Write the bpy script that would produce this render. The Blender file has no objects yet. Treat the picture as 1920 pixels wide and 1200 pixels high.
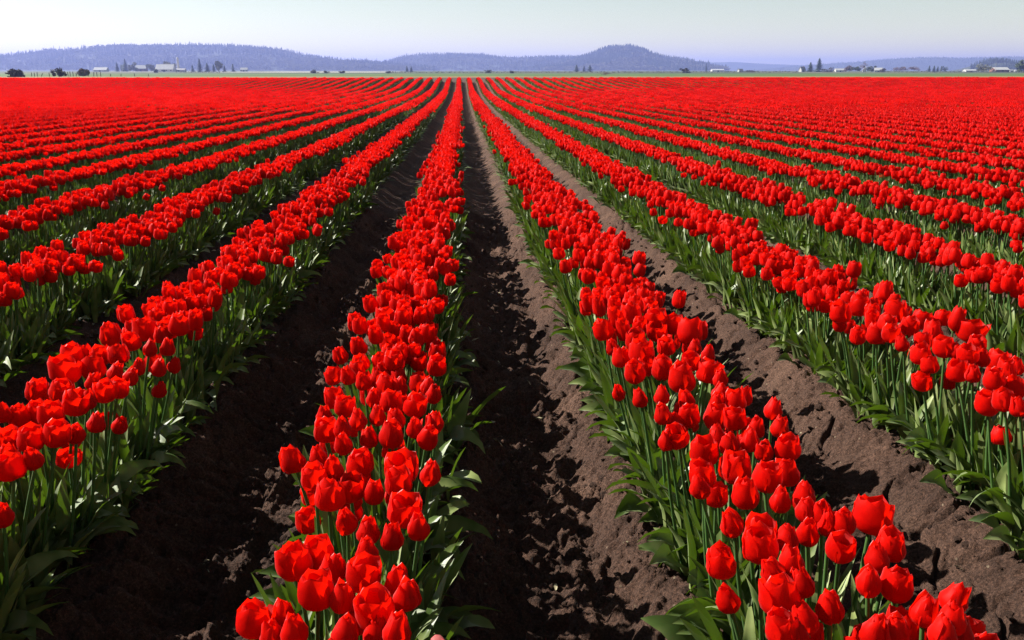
import bpy, math, random
import numpy as np
from mathutils import Vector, Matrix, Quaternion, Euler

random.seed(7)
RNG = np.random.default_rng(7)
SC = bpy.context.scene
COL = SC.collection

# ------------------------------------------------------------------ camera
CZ = 1.46                               # eye height above the furrow bottom
FPX = 1600.0                            # focal length in pixels of the 1920 wide photograph
PITCH = math.atan(468 / FPX)
YAW = math.atan(95 / FPX * math.cos(PITCH))
cam = bpy.data.objects.new('camera', bpy.data.cameras.new('camera'))
COL.objects.link(cam)
SC.camera = cam
cam.data.sensor_width = 36
cam.data.lens = 36 * FPX / 1920
cam.location = (0, 0, CZ)
cam.rotation_euler = (math.pi / 2 - PITCH, 0, -YAW)
cam.data.clip_start = 0.05
cam.data.clip_end = 60000

# ------------------------------------------------------------------ sky, sun, exposure
SUN_DIR = Vector((-0.80, 0.36, 0.68)).normalized()
world = bpy.data.worlds.new('World')
SC.world = world
world.use_nodes = True
wn = world.node_tree
bg = wn.nodes['Background']
sky = wn.nodes.new('ShaderNodeTexSky')
sky.sky_type = 'NISHITA'
sky.sun_disc = False
sky.sun_elevation = math.asin(SUN_DIR.z)
sky.sun_rotation = math.atan2(SUN_DIR.x, SUN_DIR.y) % (2 * math.pi)
sky.air_density = 0.75
sky.dust_density = 0.15
sky.ozone_density = 1.0
tint = wn.nodes.new('ShaderNodeVectorMath')      # the warm balance of the slide film, the same in every direction
tint.operation = 'MULTIPLY'
tint.inputs[1].default_value = (1.38, 1.14, 0.74)
wn.links.new(sky.outputs[0], tint.inputs[0])
wn.links.new(tint.outputs[0], bg.inputs[0])
bg.inputs[1].default_value = 0.051
sun = bpy.data.objects.new('sun', bpy.data.lights.new('sun', 'SUN'))
COL.objects.link(sun)
sun.data.energy = 5.0
sun.data.angle = math.radians(0.5)
sun.data.color = (1.0, 0.95, 0.88)
sun.rotation_euler = SUN_DIR.to_track_quat('Z', 'Y').to_euler()
SC.view_settings.view_transform = 'Standard'
SC.view_settings.look = 'None'
SC.view_settings.gamma = 1
SC.view_settings.use_curve_mapping = False
SC.view_settings.exposure = 1.4
cy = SC.cycles
cy.use_denoising = True
cy.denoising_prefilter = 'NONE'
cy.max_bounces = 6
cy.diffuse_bounces = 2
cy.glossy_bounces = 2
cy.transmission_bounces = 3
cy.volume_bounces = 0
cy.volume_step_rate = 4
cy.sample_clamp_indirect = 4

# ------------------------------------------------------------------ picture geometry helpers
_F = np.array([math.sin(YAW) * math.cos(PITCH), math.cos(YAW) * math.cos(PITCH), -math.sin(PITCH)])
_R = np.array([math.cos(YAW), -math.sin(YAW), 0.0])
_U = np.cross(_R, _F)
def ray(px, py):
    return _F * FPX + _R * (px - 960) + _U * (600 - py)
def on_drop(px, py, drop):
    d = ray(px, py)
    return d * (-drop / d[2]) + np.array([0, 0, CZ])
def at_dist(px, dist):
    d = ray(px, 132)
    return dist * d[0] / d[1]
def z_at(py, dist):
    d = ray(960, py)
    return CZ + dist * d[2] / d[1]
def project(p):
    q = np.asarray(p, float) - np.array([0, 0, CZ])
    Z = q @ _F
    return 960 + FPX * (q @ _R) / Z, 600 - FPX * (q @ _U) / Z, Z

# ------------------------------------------------------------------ noise
def _hash(ix, iy, seed):
    ix = ix.astype(np.int64).astype(np.uint64); iy = iy.astype(np.int64).astype(np.uint64)
    h = ix * np.uint64(374761393) + iy * np.uint64(668265263) + np.uint64(seed * 974711 + 13)
    h = (h ^ (h >> np.uint64(13))) * np.uint64(1274126177)
    h = h ^ (h >> np.uint64(16))
    return (h & np.uint64(0xffff)).astype(float) / 65535.0
def vnoise(x, y, seed=0):
    x = np.asarray(x, float); y = np.asarray(y, float)
    ix = np.floor(x); iy = np.floor(y)
    fx = x - ix; fy = y - iy
    fx = fx * fx * (3 - 2 * fx); fy = fy * fy * (3 - 2 * fy)
    a = _hash(ix, iy, seed); b = _hash(ix + 1, iy, seed)
    c = _hash(ix, iy + 1, seed); d = _hash(ix + 1, iy + 1, seed)
    return (a + (b - a) * fx) * (1 - fy) + (c + (d - c) * fx) * fy
def fbm(x, y, seed=0, octs=3):
    s = 0; amp = 1; tot = 0
    for o in range(octs):
        s = s + amp * vnoise(x * 2 ** o, y * 2 ** o, seed + o); tot += amp; amp *= 0.5
    return s / tot
def worley(x, y, seed=0):
    """distance to the nearest and to the second nearest scattered point"""
    x = np.asarray(x, float); y = np.asarray(y, float)
    ix = np.floor(x); iy = np.floor(y)
    d1 = np.full(x.shape, 9.0); d2 = np.full(x.shape, 9.0)
    for i in (-1, 0, 1):
        for j in (-1, 0, 1):
            cx = ix + i + _hash(ix + i, iy + j, seed); cyy = iy + j + _hash(ix + i, iy + j, seed + 5)
            d = np.hypot(cx - x, cyy - y)
            d2 = np.where(d < d1, d1, np.minimum(d2, d)); d1 = np.minimum(d1, d)
    return d1, d2
def sstep(a, b, x):
    t = np.clip((x - a) / (b - a), 0, 1)
    return t * t * (3 - 2 * t)

# ------------------------------------------------------------------ the lie of the land
ROW0, PITCH_ROW = -0.234, 0.948
_gy = np.array([-50, 0, 2, 4.3, 9, 16.5, 28, 45, 54, 60, 66, 72, 78, 82, 86, 90, 97, 105])
_gz = np.array([.08, .08, .08, .038, -.03, -.132, -.25, -.368, -.38, -.35, -.29, -.12, .11, .22, .28, .30, .02, -.15])
_fine = np.linspace(-50, 400, 9001)
_fz = np.interp(_fine, _gy, _gz)
for _ in range(2):
    _fz = np.convolve(np.pad(_fz, 20, 'edge'), np.ones(41) / 41, 'valid')
def G(y):
    return np.interp(y, _fine, _fz)
def row_u(x):
    k = np.round((x - ROW0) / PITCH_ROW)
    return x - (ROW0 + k * PITCH_ROW), k
def base_h(x, y):
    u, k = row_u(x)
    return G(y) + 0.13 * (1 - sstep(.17, .41, np.abs(u)))
NX0, NX1, NY0, NY1 = -4.35, 4.9, 0.55, 9.2
def soil_h(x, y):
    """ridge and furrow with clods, wheel tracks and cracks"""
    h = base_h(x, y)
    u, k = row_u(x)
    t = u - np.where(u > 0, PITCH_ROW / 2, -PITCH_ROW / 2)          # from the middle of the furrow
    fur = np.where(u > 0, k, k - 1)                                 # furrow right of row k
    near = (sstep(NX0, NX0 + .3, x) * (1 - sstep(NX1 - .3, NX1, x))) * (1 - sstep(NY1 - .6, NY1, y))
    clod = (fbm(x * 9, y * 9, 3, 2) - .5) * .042 + np.abs(fbm(x * 22, y * 22, 11, 2) - .5) * .060 + (fbm(x * 60, y * 60, 17, 3) - .5) * .030
    d1, d2 = worley(x * 11 + .8 * vnoise(x * 6, y * 6, 31), y * 9, 41)
    lump = np.maximum(0, .5 - d1) * .06 * (vnoise(x * 3, y * 3, 51) > .42)
    e1, _ = worley(x * 26, y * 26, 141); e2, _ = worley(x * 58, y * 58, 151)
    _, e1b = worley(x * 17 + fbm(x * 30, y * 30, 145, 2), y * 17 + fbm(x * 30, y * 30, 147, 2), 141); e1a, _ = worley(x * 17 + fbm(x * 30, y * 30, 145, 2), y * 17 + fbm(x * 30, y * 30, 147, 2), 141)
    chunk = np.minimum(e1b - e1a, .30) * .055 * sstep(.35, .65, vnoise(x * 4, y * 4, 161)) * np.where(fur == 1, .3, 1)
    lump = lump + chunk + np.maximum(0, .45 - e2) * .020 + np.maximum(0, .45 - e1) * .012
    rough = np.where(fur == 1, .7, 1.0)
    # wheel track: a squeezed up bead and the bars of the tyre lugs, bent like sickles
    wob = .03 * (vnoise(y * 1.3, fur * 7.1, 61) - .5)
    tt = t + wob
    amp = np.where(fur == -1, 1.0, np.where(fur == 1, .8, np.where(fur == 0, .55, .5)))
    bead = .060 * np.exp(-((tt - .075) / .026) ** 2) * (.35 + .9 * vnoise(x * 5, y * 14, 71))
    ph = (y + 1.4 * (tt + .12) ** 2 - .3 * tt + .03 * vnoise(x * 8, y * 5, 81)) / .105
    bar = sstep(.1, .85, np.sin(2 * np.pi * ph)) * sstep(-.29, -.22, tt) * (1 - sstep(.05, .11, tt))
    track = np.where(fur == 1, 0.35, 1) * amp * bead + amp * .033 * bar * (.4 + .9 * vnoise(x * 7, y * 9, 91)) - amp * .016 * np.exp(-((tt + .08) / .16) ** 2)
    # shrinkage cracks in the drier furrow on the right
    c1, c2 = worley(x * 6.5 + .5 * fbm(x * 9, y * 9, 101), y * 5.2 + .5 * fbm(x * 9, y * 9, 105), 111)
    crack = -.042 * (1 - sstep(0.02, .13, c2 - c1)) * np.where((fur >= 1), 1, .25) * sstep(-.2, .0, np.where(fur == 1, t, 1)) * (vnoise(x * 2.3, y * 2.3, 121) > .3)
    return h + near * ((clod + lump) * rough + track * (1 - sstep(.27, .36, np.abs(t))) + crack) + (1 - near) * (fbm(x * 9, y * 9, 3, 2) - .5) * .03

# ------------------------------------------------------------------ materials
def mat(name):
    m = bpy.data.materials.new(name); m.use_nodes = True
    nt = m.node_tree; nt.nodes.clear()
    out = nt.nodes.new('ShaderNodeOutputMaterial')
    return m, nt, out
def N(nt, kind, **kw):
    n = nt.nodes.new('ShaderNode' + kind)
    for k, v in kw.items():
        if k in n.inputs: n.inputs[k].default_value = v
        else: setattr(n, k, v)
    return n
def ramp(nt, fac, stops):
    r = nt.nodes.new('ShaderNodeValToRGB')
    e = r.color_ramp.elements
    while len(e) < len(stops): e.new(.5)
    for i, (p, c) in enumerate(stops):
        e[i].position = p; e[i].color = (*c, 1)
    nt.links.new(fac, r.inputs[0]); return r.outputs[0]
def noise(nt, scale, detail=3, coord='Object', rough=.55):
    tc = N(nt, 'TexCoord'); n = N(nt, 'TexNoise', Scale=scale, Detail=detail, Roughness=rough)
    nt.links.new(tc.outputs[coord], n.inputs['Vector']); return n.outputs['Fac']

def leafy(name, stops, trans, gloss=.0, rough=.4, tmix=.35, nscale=30, vary=.25, ior=1.4):
    """thin living tissue: diffuse, light coming through, a waxy sheen"""
    m, nt, out = mat(name); L = nt.links.new
    col = ramp(nt, noise(nt, nscale, 2), stops)
    info = N(nt, 'ObjectInfo')
    mr = N(nt, 'MapRange'); mr.inputs['To Min'].default_value = 1 - vary; mr.inputs['To Max'].default_value = 1 + vary * .6
    L(info.outputs['Random'], mr.inputs['Value'])
    mul = N(nt, 'VectorMath', operation='SCALE'); L(col, mul.inputs[0]); L(mr.outputs[0], mul.inputs['Scale'])
    d = N(nt, 'BsdfDiffuse'); L(mul.outputs[0], d.inputs['Color'])
    t = N(nt, 'BsdfTranslucent'); t.inputs['Color'].default_value = (*trans, 1)
    mx = N(nt, 'MixShader'); mx.inputs[0].default_value = tmix
    L(d.outputs[0], mx.inputs[1]); L(t.outputs[0], mx.inputs[2])
    last = mx.outputs[0]
    if gloss:
        g = N(nt, 'BsdfGlossy', Roughness=rough); fr = N(nt, 'Fresnel', IOR=ior)
        ml = N(nt, 'Math', operation='MULTIPLY'); ml.inputs[1].default_value = gloss
        L(fr.outputs[0], ml.inputs[0]); m2 = N(nt, 'MixShader')
        L(ml.outputs[0], m2.inputs[0]); L(last, m2.inputs[1]); L(g.outputs[0], m2.inputs[2]); last = m2.outputs[0]
    L(last, out.inputs[0]); return m
def plain(name, stops, scale=3, rough=.85, bump=0, bscale=40, coord='Object', spec=.3):
    m, nt, out = mat(name); L = nt.links.new
    p = N(nt, 'BsdfPrincipled', Roughness=rough); p.inputs['Specular IOR Level'].default_value = spec
    L(ramp(nt, noise(nt, scale, 4, coord), stops), p.inputs['Base Color'])
    if bump:
        b = N(nt, 'Bump', Strength=bump); L(noise(nt, bscale, 4, coord), b.inputs['Height']); L(b.outputs[0], p.inputs['Normal'])
    L(p.outputs[0], out.inputs[0]); return m

M_PETAL = leafy('petal_red', [(.3, (.50, .0022, .0010)), (.7, (.70, .0060, .0018))], (.90, .0085, .0014), gloss=.14, rough=.5, tmix=.46, nscale=45, vary=.22)
M_PINK = leafy('petal_pale_pink', [(.35, (.50, .16, .15)), (.65, (.46, .09, .09))], (.5, .14, .12), gloss=.1, rough=.4, tmix=.35, nscale=40, vary=.1)
M_LEAF = leafy('tulip_leaf', [(.34, (.065, .110, .026)), (.66, (.240, .285, .100))], (.09, .17, .006), gloss=.10, rough=.58, tmix=.22, nscale=11, vary=.4, ior=1.45)
M_STEM = leafy('tulip_stem', [(.3, (.05, .11, .025)), (.7, (.07, .14, .035))], (.10, .20, .015), gloss=.5, rough=.4, tmix=.2, nscale=10, vary=.2)
M_PISTIL = plain('tulip_pistil', [(.3, (.30, .28, .06)), (.7, (.03, .02, .03))], 60)

def soil_material():
    m, nt, out = mat('dark_soil'); L = nt.links.new
    p = N(nt, 'BsdfPrincipled', Roughness=.92); p.inputs['Specular IOR Level'].default_value = .18
    big = ramp(nt, noise(nt, 2.2, 4), [(.3, (.040, .0225, .0160)), (.55, (.076, .0425, .0295)), (.75, (.116, .067, .046))])
    fine = ramp(nt, noise(nt, 130, 6, rough=.85), [(.38, (.34, .32, .30)), (.52, (1.0, .98, .96)), (.64, (2.1, 2.0, 1.9))])
    mu = N(nt, 'Mix', data_type='RGBA', blend_type='MULTIPLY'); mu.inputs[0].default_value = 1
    L(big, mu.inputs[6]); L(fine, mu.inputs[7])
    # pale crumbs of straw and grit
    tc = N(nt, 'TexCoord'); vo = N(nt, 'TexVoronoi', Scale=42.0); L(tc.outputs['Object'], vo.inputs['Vector'])
    spk = ramp(nt, vo.outputs['Distance'], [(.10, (1, 1, 1)), (.2, (0, 0, 0))])
    sel = ramp(nt, vo.outputs['Color'], [(.80, (0, 0, 0)), (.86, (1, 1, 1))])
    mm = N(nt, 'Math', operation='MULTIPLY'); L(spk, mm.inputs[0]); L(sel, mm.inputs[1])
    mix = N(nt, 'Mix', data_type='RGBA'); L(mm.outputs[0], mix.inputs[0]); L(mu.outputs[2], mix.inputs[6]); mix.inputs[7].default_value = (.20, .15, .10, 1)
    L(mix.outputs[2], p.inputs['Base Color'])
    b = N(nt, 'Bump', Strength=1.0, Distance=.016); L(noise(nt, 75, 8, rough=.78), b.inputs['Height']); L(b.outputs[0], p.inputs['Normal'])
    L(p.outputs[0], out.inputs[0]); return m
M_SOIL = soil_material()
M_MEADOW = plain('meadow_grass', [(.3, (.040, .080, .018)), (.7, (.070, .115, .028))], .06, bump=.3, bscale=2)
M_DRY = plain('dry_verge_grass', [(.3, (.20, .105, .042)), (.7, (.26, .14, .055))], .1)
M_PLAIN = plain('far_farmland', [(.35, (.030, .045, .020)), (.5, (.055, .070, .028)), (.68, (.11, .10, .055))], .004)
M_PALE = plain('pale_stubble', [(.3, (.38, .36, .32)), (.7, (.48, .45, .40))], .02)
M_NEEDLE = plain('conifer_needles', [(.3, (.016, .032, .020)), (.7, (.034, .058, .030))], .6)
M_WOOD_DECID = plain('spring_foliage', [(.3, (.10, .11, .06)), (.7, (.17, .16, .10))], .6)
M_HILL = plain('hill_undergrowth', [(.35, (.026, .040, .026)), (.6, (.045, .055, .035)), (.75, (.09, .085, .055))], .006)
M_BARK = plain('bark', [(.3, (.06, .045, .035)), (.7, (.12, .09, .07))], 3)
M_BUSH = plain('bush_leaves', [(.3, (.034, .030, .026)), (.7, (.070, .060, .050))], 2)
M_TWIG = plain('budding_twigs', [(.3, (.09, .055, .045)), (.7, (.15, .10, .08))], 2)
M_GREENLEAF = plain('tree_leaves', [(.3, (.030, .045, .018)), (.7, (.065, .085, .030))], 1)
M_WHITE = plain('white_paint', [(.3, (.36, .355, .345)), (.7, (.42, .415, .405))], .5)
M_ROOF = plain('pale_metal_roof', [(.3, (.33, .335, .34)), (.7, (.40, .40, .40))], .4, rough=.5)
M_GREY = plain('grey_roof', [(.3, (.22, .22, .23)), (.7, (.32, .31, .31))], .4)
M_BROWN = plain('weathered_boards', [(.3, (.14, .07, .05)), (.7, (.22, .12, .085))], .8)
M_DARK = plain('dark_opening', [(.3, (.02, .02, .025)), (.7, (.03, .03, .035))], 1)
M_POST = plain('grey_timber', [(.3, (.10, .085, .07)), (.7, (.16, .14, .12))], 4)
M_CONC = plain('pale_concrete', [(.3, (.36, .35, .34)), (.7, (.44, .43, .42))], .6)

# ------------------------------------------------------------------ mesh helpers
class Buf:
    def __init__(self):
        self.v = []; self.f = []; self.m = []; self.n = 0
    def add(self, v, f, mi=0):
        self.v.append(np.asarray(v, float)); n = self.n
        self.f += [tuple(i + n for i in q) for q in f]; self.m += [mi] * len(f); self.n += len(v)
    def mesh(self, name, mats, smooth=True):
        me = bpy.data.meshes.new(name)
        v = np.concatenate(self.v)
        me.from_pydata(v.tolist(), [], self.f)
        for q in mats: me.materials.append(q)
        me.polygons.foreach_set('material_index', self.m)
        if smooth: me.polygons.foreach_set('use_smooth', [True] * len(self.f))
        me.update(); return me
def link(name, data, parent=None, loc=None):
    o = bpy.data.objects.new(name, data); COL.objects.link(o)
    if parent is not None: o.parent = parent
    if loc is not None: o.location = loc
    return o
def thing(name, label, cat, loc, data=None, group=None, rz=0):
    o = link(name, data, None, loc); o.rotation_euler[2] = rz
    o['label'] = label; o['category'] = cat
    if group: o['group'] = group
    return o
def kind(o, k, label=None):
    o['kind'] = k
    if label: o['label'] = label
    return o
def grid_faces(nr, nc):
    return [(r * nc + c, r * nc + c + 1, (r + 1) * nc + c + 1, (r + 1) * nc + c) for r in range(nr - 1) for c in range(nc - 1)]
def sheet(name, xs, ys, hf, material, k='structure', skip=None, smooth=True):
    X, Y = np.meshgrid(xs, ys); Z = hf(X, Y)
    nr, nc = X.shape
    v = np.stack([X, Y, Z], -1).reshape(-1, 3)
    i = np.arange(nr * nc).reshape(nr, nc)
    q = np.stack([i[:-1, :-1], i[:-1, 1:], i[1:, 1:], i[1:, :-1]], -1).reshape(-1, 4)
    if skip is not None:
        cx = v[q].mean(1); q = q[~skip(cx[:, 0], cx[:, 1])]
    me = bpy.data.meshes.new(name)
    me.vertices.add(len(v)); me.vertices.foreach_set('co', v.ravel())
    me.loops.add(q.size); me.loops.foreach_set('vertex_index', q.ravel().astype(np.int32))
    me.polygons.add(len(q)); me.polygons.foreach_set('loop_start', np.arange(0, q.size, 4, dtype=np.int32))
    me.update(calc_edges=True); me.validate()
    if smooth: me.polygons.foreach_set('use_smooth', np.ones(len(q), bool))
    me.materials.append(material)
    return kind(link(name, me), k)

def scatter(name, pts, eul, scl, idx, protos, label):
    """one object of stuff: every point carries a copy of one of the protos"""
    me = bpy.data.meshes.new(name)
    pts = np.asarray(pts, float)
    me.vertices.add(len(pts)); me.vertices.foreach_set('co', pts.ravel())
    a = me.attributes.new('turn', 'FLOAT_VECTOR', 'POINT'); a.data.foreach_set('vector', np.asarray(eul, float).ravel())
    a = me.attributes.new('size', 'FLOAT_VECTOR', 'POINT')
    s = np.asarray(scl, float); s = np.repeat(s[:, None], 3, 1) if s.ndim == 1 else s
    a.data.foreach_set('vector', s.ravel())
    a = me.attributes.new('which', 'INT', 'POINT'); a.data.foreach_set('value', np.asarray(idx, np.int32))
    o = kind(link(name, me), 'stuff', label)
    g = bpy.data.node_groups.new(name, 'GeometryNodeTree')
    g.interface.new_socket('Geometry', in_out='INPUT', socket_type='NodeSocketGeometry')
    g.interface.new_socket('Geometry', in_out='OUTPUT', socket_type='NodeSocketGeometry')
    nn = g.nodes.new; L = g.links.new
    gi = nn('NodeGroupInput'); go = nn('NodeGroupOutput'); jn = nn('GeometryNodeJoinGeometry')
    def attr(nm, ty):
        n = nn('GeometryNodeInputNamedAttribute'); n.data_type = ty; n.inputs['Name'].default_value = nm; return n.outputs[0]
    at, asz, aw = attr('turn', 'FLOAT_VECTOR'), attr('size', 'FLOAT_VECTOR'), attr('which', 'INT')
    e2r = nn('FunctionNodeEulerToRotation'); L(at, e2r.inputs[0])
    for k, pm in enumerate(protos):
        po = bpy.data.objects.new(pm.name, pm)              # never linked to the scene by itself
        oi = nn('GeometryNodeObjectInfo'); oi.inputs['Object'].default_value = po
        oi.inputs['As Instance'].default_value = True
        cmp_ = nn('FunctionNodeCompare'); cmp_.data_type = 'INT'; cmp_.operation = 'EQUAL'
        A = [s_ for s_ in cmp_.inputs if s_.type == 'INT']
        L(aw, A[0]); A[1].default_value = k
        ip = nn('GeometryNodeInstanceOnPoints')
        L(gi.outputs[0], ip.inputs['Points']); L(cmp_.outputs[0], ip.inputs['Selection'])
        L(oi.outputs['Geometry'], ip.inputs['Instance']); L(e2r.outputs[0], ip.inputs['Rotation']); L(asz, ip.inputs['Scale'])
        L(ip.outputs[0], jn.inputs[0])
    L(jn.outputs[0], go.inputs[0])
    md = o.modifiers.new('scatter', 'NODES'); md.node_group = g
    return o

# ------------------------------------------------------------------ ground
_ys = [NY0]
while _ys[-1] < NY1: _ys.append(_ys[-1] + max(.0065, .0052 * _ys[-1]))
sheet('field_soil', np.arange(NX0, NX1 + .001, .0125), np.array(_ys), soil_h, M_SOIL, skip=lambda x, y: (x > -1.78) & (x < 2.28) & (y > .92) & (y < 3.46))
sheet('field_soil', np.arange(-1.8, 2.3, .0062), np.arange(.9, 3.48, .0062), soil_h, M_SOIL)
_bx = np.arange(-82, 82, PITCH_ROW / 10)
_by = np.concatenate([np.arange(-4, 10, .25), np.arange(10, 99.5, .7)])
sheet('field_soil', _bx, _by, soil_h, M_SOIL, skip=lambda x, y: (x > NX0 + .15) & (x < NX1 - .15) & (y > NY0 + .3) & (y < NY1 - .3))
def meadow_h(x, y):
    return -.10 - .41 * sstep(300, 540, y)
sheet('headland_soil', np.linspace(-300, 300, 41), np.linspace(99, 205, 30), meadow_h, M_SOIL)
sheet('dry_verge', np.linspace(-300, 300, 41), np.linspace(205, 236, 5), meadow_h, M_DRY)
sheet('meadow', np.linspace(-900, 900, 60), np.linspace(236, 560, 60), meadow_h, M_MEADOW)
sheet('plain', np.linspace(-9000, 9000, 30), np.concatenate([[-250, 0, 90, 300, 560], np.linspace(900, 13500, 25)]), lambda x, y: -.52 + 0 * x - .25 * (y < 560), M_PLAIN)
def quad(name, x0, x1, y0, y1, z, m):
    sheet(name, np.linspace(x0, x1, 6), np.linspace(y0, y1, 3), lambda x, y: z + 0 * x, m)
quad('pale_field', at_dist(415, 1000), at_dist(725, 1000), 930, 1330, -.45, M_PALE)
quad('pale_field', at_dist(-60, 900), at_dist(300, 900), 1150, 1350, -.45, M_PALE)

# ------------------------------------------------------------------ tulips: shapes
def petal(H=.068, R=.030, opn=.62, W=.034, tip=1.0, nr=7, nc=5, curl=0., wav=0., seed=0):
    """one petal, standing on the x side of the flower axis"""
    rg = random.Random(seed); ss = np.linspace(0, 1, nr); tt = np.linspace(-1, 1, nc)
    rs = np.interp(ss, [0, .12, .3, .5, .72, .9, 1], [.12, .66, .97, 1.0, .40 + .6 * opn, opn + .04, opn - .10 + curl])
    zs = H * np.interp(ss, [0, .12, .3, .5, .72, .9, 1], [0, .05, .22, .45, .71, .92, 1.0 - max(0, opn - 1) * .3])
    ws = W * np.interp(ss, [0, .12, .3, .5, .72, .88, .96, 1], [.2, .62, .95, 1.0, .95, .70, .42 / tip ** .5, .04])
    v = []
    for i in range(nr):
        for j in range(nc):
            t = tt[j]; r = R * rs[i] * (1 + .05 * t * t) + wav * math.sin(5 * ss[i] + 3 * t + rg.random()) * ss[i]
            r += .0025 * (1 - abs(t)) * ss[i] ** 2                                   # faint midrib bulge
            a = t * ws[i] / max(R * max(rs[i], .35), .004)
            a = max(-1.25, min(1.25, a))
            v.append((r * math.cos(a), r * math.sin(a), zs[i] - .036 * H * t * t * ss[i]))
    return np.array(v), grid_faces(nr, nc)
def rotz(v, a):
    c, s = math.cos(a), math.sin(a)
    return np.stack([v[:, 0] * c - v[:, 1] * s, v[:, 0] * s + v[:, 1] * c, v[:, 2]], -1)
def stem_geo(L=1.0, r=.0042, bend=.012, n=5, sides=6):
    v = []; f = []
    for i in range(n + 1):
        s = i / n; off = bend * math.sin(math.pi * s); rr = r * (1.15 - .25 * s)
        for k in range(sides):
            a = 2 * math.pi * k / sides
            v.append((off + rr * math.cos(a), rr * math.sin(a), L * s))
    for i in range(n):
        for k in range(sides):
            f.append((i * sides + k, i * sides + (k + 1) % sides, (i + 1) * sides + (k + 1) % sides, (i + 1) * sides + k))
    return np.array(v), f
def leaf_geo(L=.25, W=.022, up=78, droop=20, fold=.5, nr=9, nc=5, wav=.004, twist=0., seed=0):
    """lance shaped tulip leaf leaving the axis along +x; up = start angle, droop = end angle (degrees from level)"""
    rg = random.Random(seed); p1 = rg.random() * 6
    v = []; x = .004; z = 0.0; ds = L / (nr - 1)
    for i in range(nr):
        s = i / (nr - 1)
        e = math.radians(up + (droop - up) * (s ** 1.3))
        w = W * float(np.interp(s, [0, .12, .35, .6, .82, .94, 1], [.42, .72, 1, .93, .56, .25, .02]))
        fd = fold * (1 - .65 * s); tw = twist * s
        for j in range(nc):
            t = -1 + 2 * j / (nc - 1)
            lift = fd * w * abs(t) ** 1.3 + wav * math.sin(9 * s + p1 + 2.2 * t) * abs(t) * math.sin(math.pi * s)
            nx, nz = -math.sin(e), math.cos(e)
            yy = w * t * math.cos(tw); lift += w * t * math.sin(tw)
            v.append((x + nx * lift, yy, z + nz * lift))
        x += math.cos(e) * ds; z += math.sin(e) * ds
    return np.array(v), grid_faces(nr, nc)

VAR = [  # openness, height, radius, width, tip bluntness
    (.74, .066, .0300, .034, .8), (.80, .064, .0310, .035, .7), (.62, .070, .0290, .034, .9), (.86, .062, .0315, .035, .65),
    (.76, .068, .0305, .034, .75), (1.02, .060, .0320, .034, .7), (.46, .066, .0260, .032, 1.2), (.82, .067, .0312, .036, .6)]
PET_OUT = [petal(H, R, o, W, t, curl=.02, wav=.0012, seed=i) for i, (o, H, R, W, t) in enumerate(VAR)]
PET_IN = [petal(H * 1.03, R * .84, o * .95, W * .86, t, curl=-.03, wav=.0010, seed=i + 20) for i, (o, H, R, W, t) in enumerate(VAR)]
PET_LO = [(petal(H, R, o, W, t, nr=4, nc=3), petal(H * 1.03, R * .86, o, W * .88, t, nr=4, nc=3)) for (o, H, R, W, t) in VAR[:6]]
LEAVES_UP = [leaf_geo(.25, .021, 84, 62, .6, twist=.7, seed=1), leaf_geo(.29, .018, 86, 70, .7, twist=-.8, seed=2), leaf_geo(.22, .025, 80, 40, .5, twist=.4, seed=3), leaf_geo(.27, .020, 82, 50, .6, twist=-.5, seed=4)]
LEAVES_OUT = [leaf_geo(.23, .028, 70, -40, .45, twist=.9, wav=.008, seed=5), leaf_geo(.21, .031, 62, -18, .4, twist=-1.0, wav=.009, seed=6), leaf_geo(.27, .024, 76, -62, .45, twist=1.3, wav=.008, seed=7), leaf_geo(.20, .026, 56, 12, .5, twist=-.6, wav=.008, seed=8), leaf_geo(.24, .027, 74, 20, .5, twist=.5, wav=.008, seed=9)]
LEAF_LO = [leaf_geo(.26, .020, 84, 62, .6, nr=4, nc=3), leaf_geo(.24, .019, 80, 40, .5, nr=4, nc=3), leaf_geo(.25, .023, 66, -40, .3, nr=5, nc=3)]

def core_geo():
    b = []; f = []
    v, q = stem_geo(.020, .0032, 0, 2, 6); v[:, 2] += .002
    allv = [v]; allf = list(q); n = len(v)
    for k in range(6):
        sv, sq = stem_geo(.026, .0011, 0, 2, 4); a = k * math.pi / 3
        sv[:, 0] += .004 + sv[:, 2] * .25; sv = rotz(sv, a)
        allv.append(sv); allf += [tuple(i + n for i in t) for t in sq]; n += len(sv)
    return np.concatenate(allv), allf
CORE = core_geo()

def turned(v, tilt_az, tilt):
    return np.array([Matrix.Rotation(tilt, 3, Vector((-math.sin(tilt_az), math.cos(tilt_az), 0))) @ Vector(p) for p in v])
def tulip_mesh(i, height, full=True, out_leaf=None, rg=random, nleaf=3):
    """a whole plant as one mesh, for the rows behind the individuals"""
    b = Buf()
    sv, sf = stem_geo(1.0, .0042, .010, 4 if full else 2, 5 if full else 3); sv = sv.copy(); sv[:, 2] *= height
    b.add(sv, sf, 1)
    tz = rg.uniform(0, .22); ta = rg.uniform(0, 6.28)
    src = (PET_OUT[i % 8], PET_IN[i % 8]) if full else PET_LO[i % 6]
    for k in range(6):
        v, f = src[k % 2]
        v = rotz(v, k * math.pi / 3 + rg.uniform(-.12, .12)); v = turned(v, ta, tz); v = v + np.array([0, 0, height])
        b.add(v, f, 0)
    for k in range(nleaf):
        if full: v, f = rg.choice(LEAVES_UP)
        else: v, f = LEAF_LO[rg.randrange(2)]
        a = rg.uniform(0, 6.28); v = rotz(v * rg.uniform(.75, 1.0), a)
        b.add(v, f, 2)
    return b.mesh('tulip', [M_PETAL, M_STEM, M_LEAF])
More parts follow.
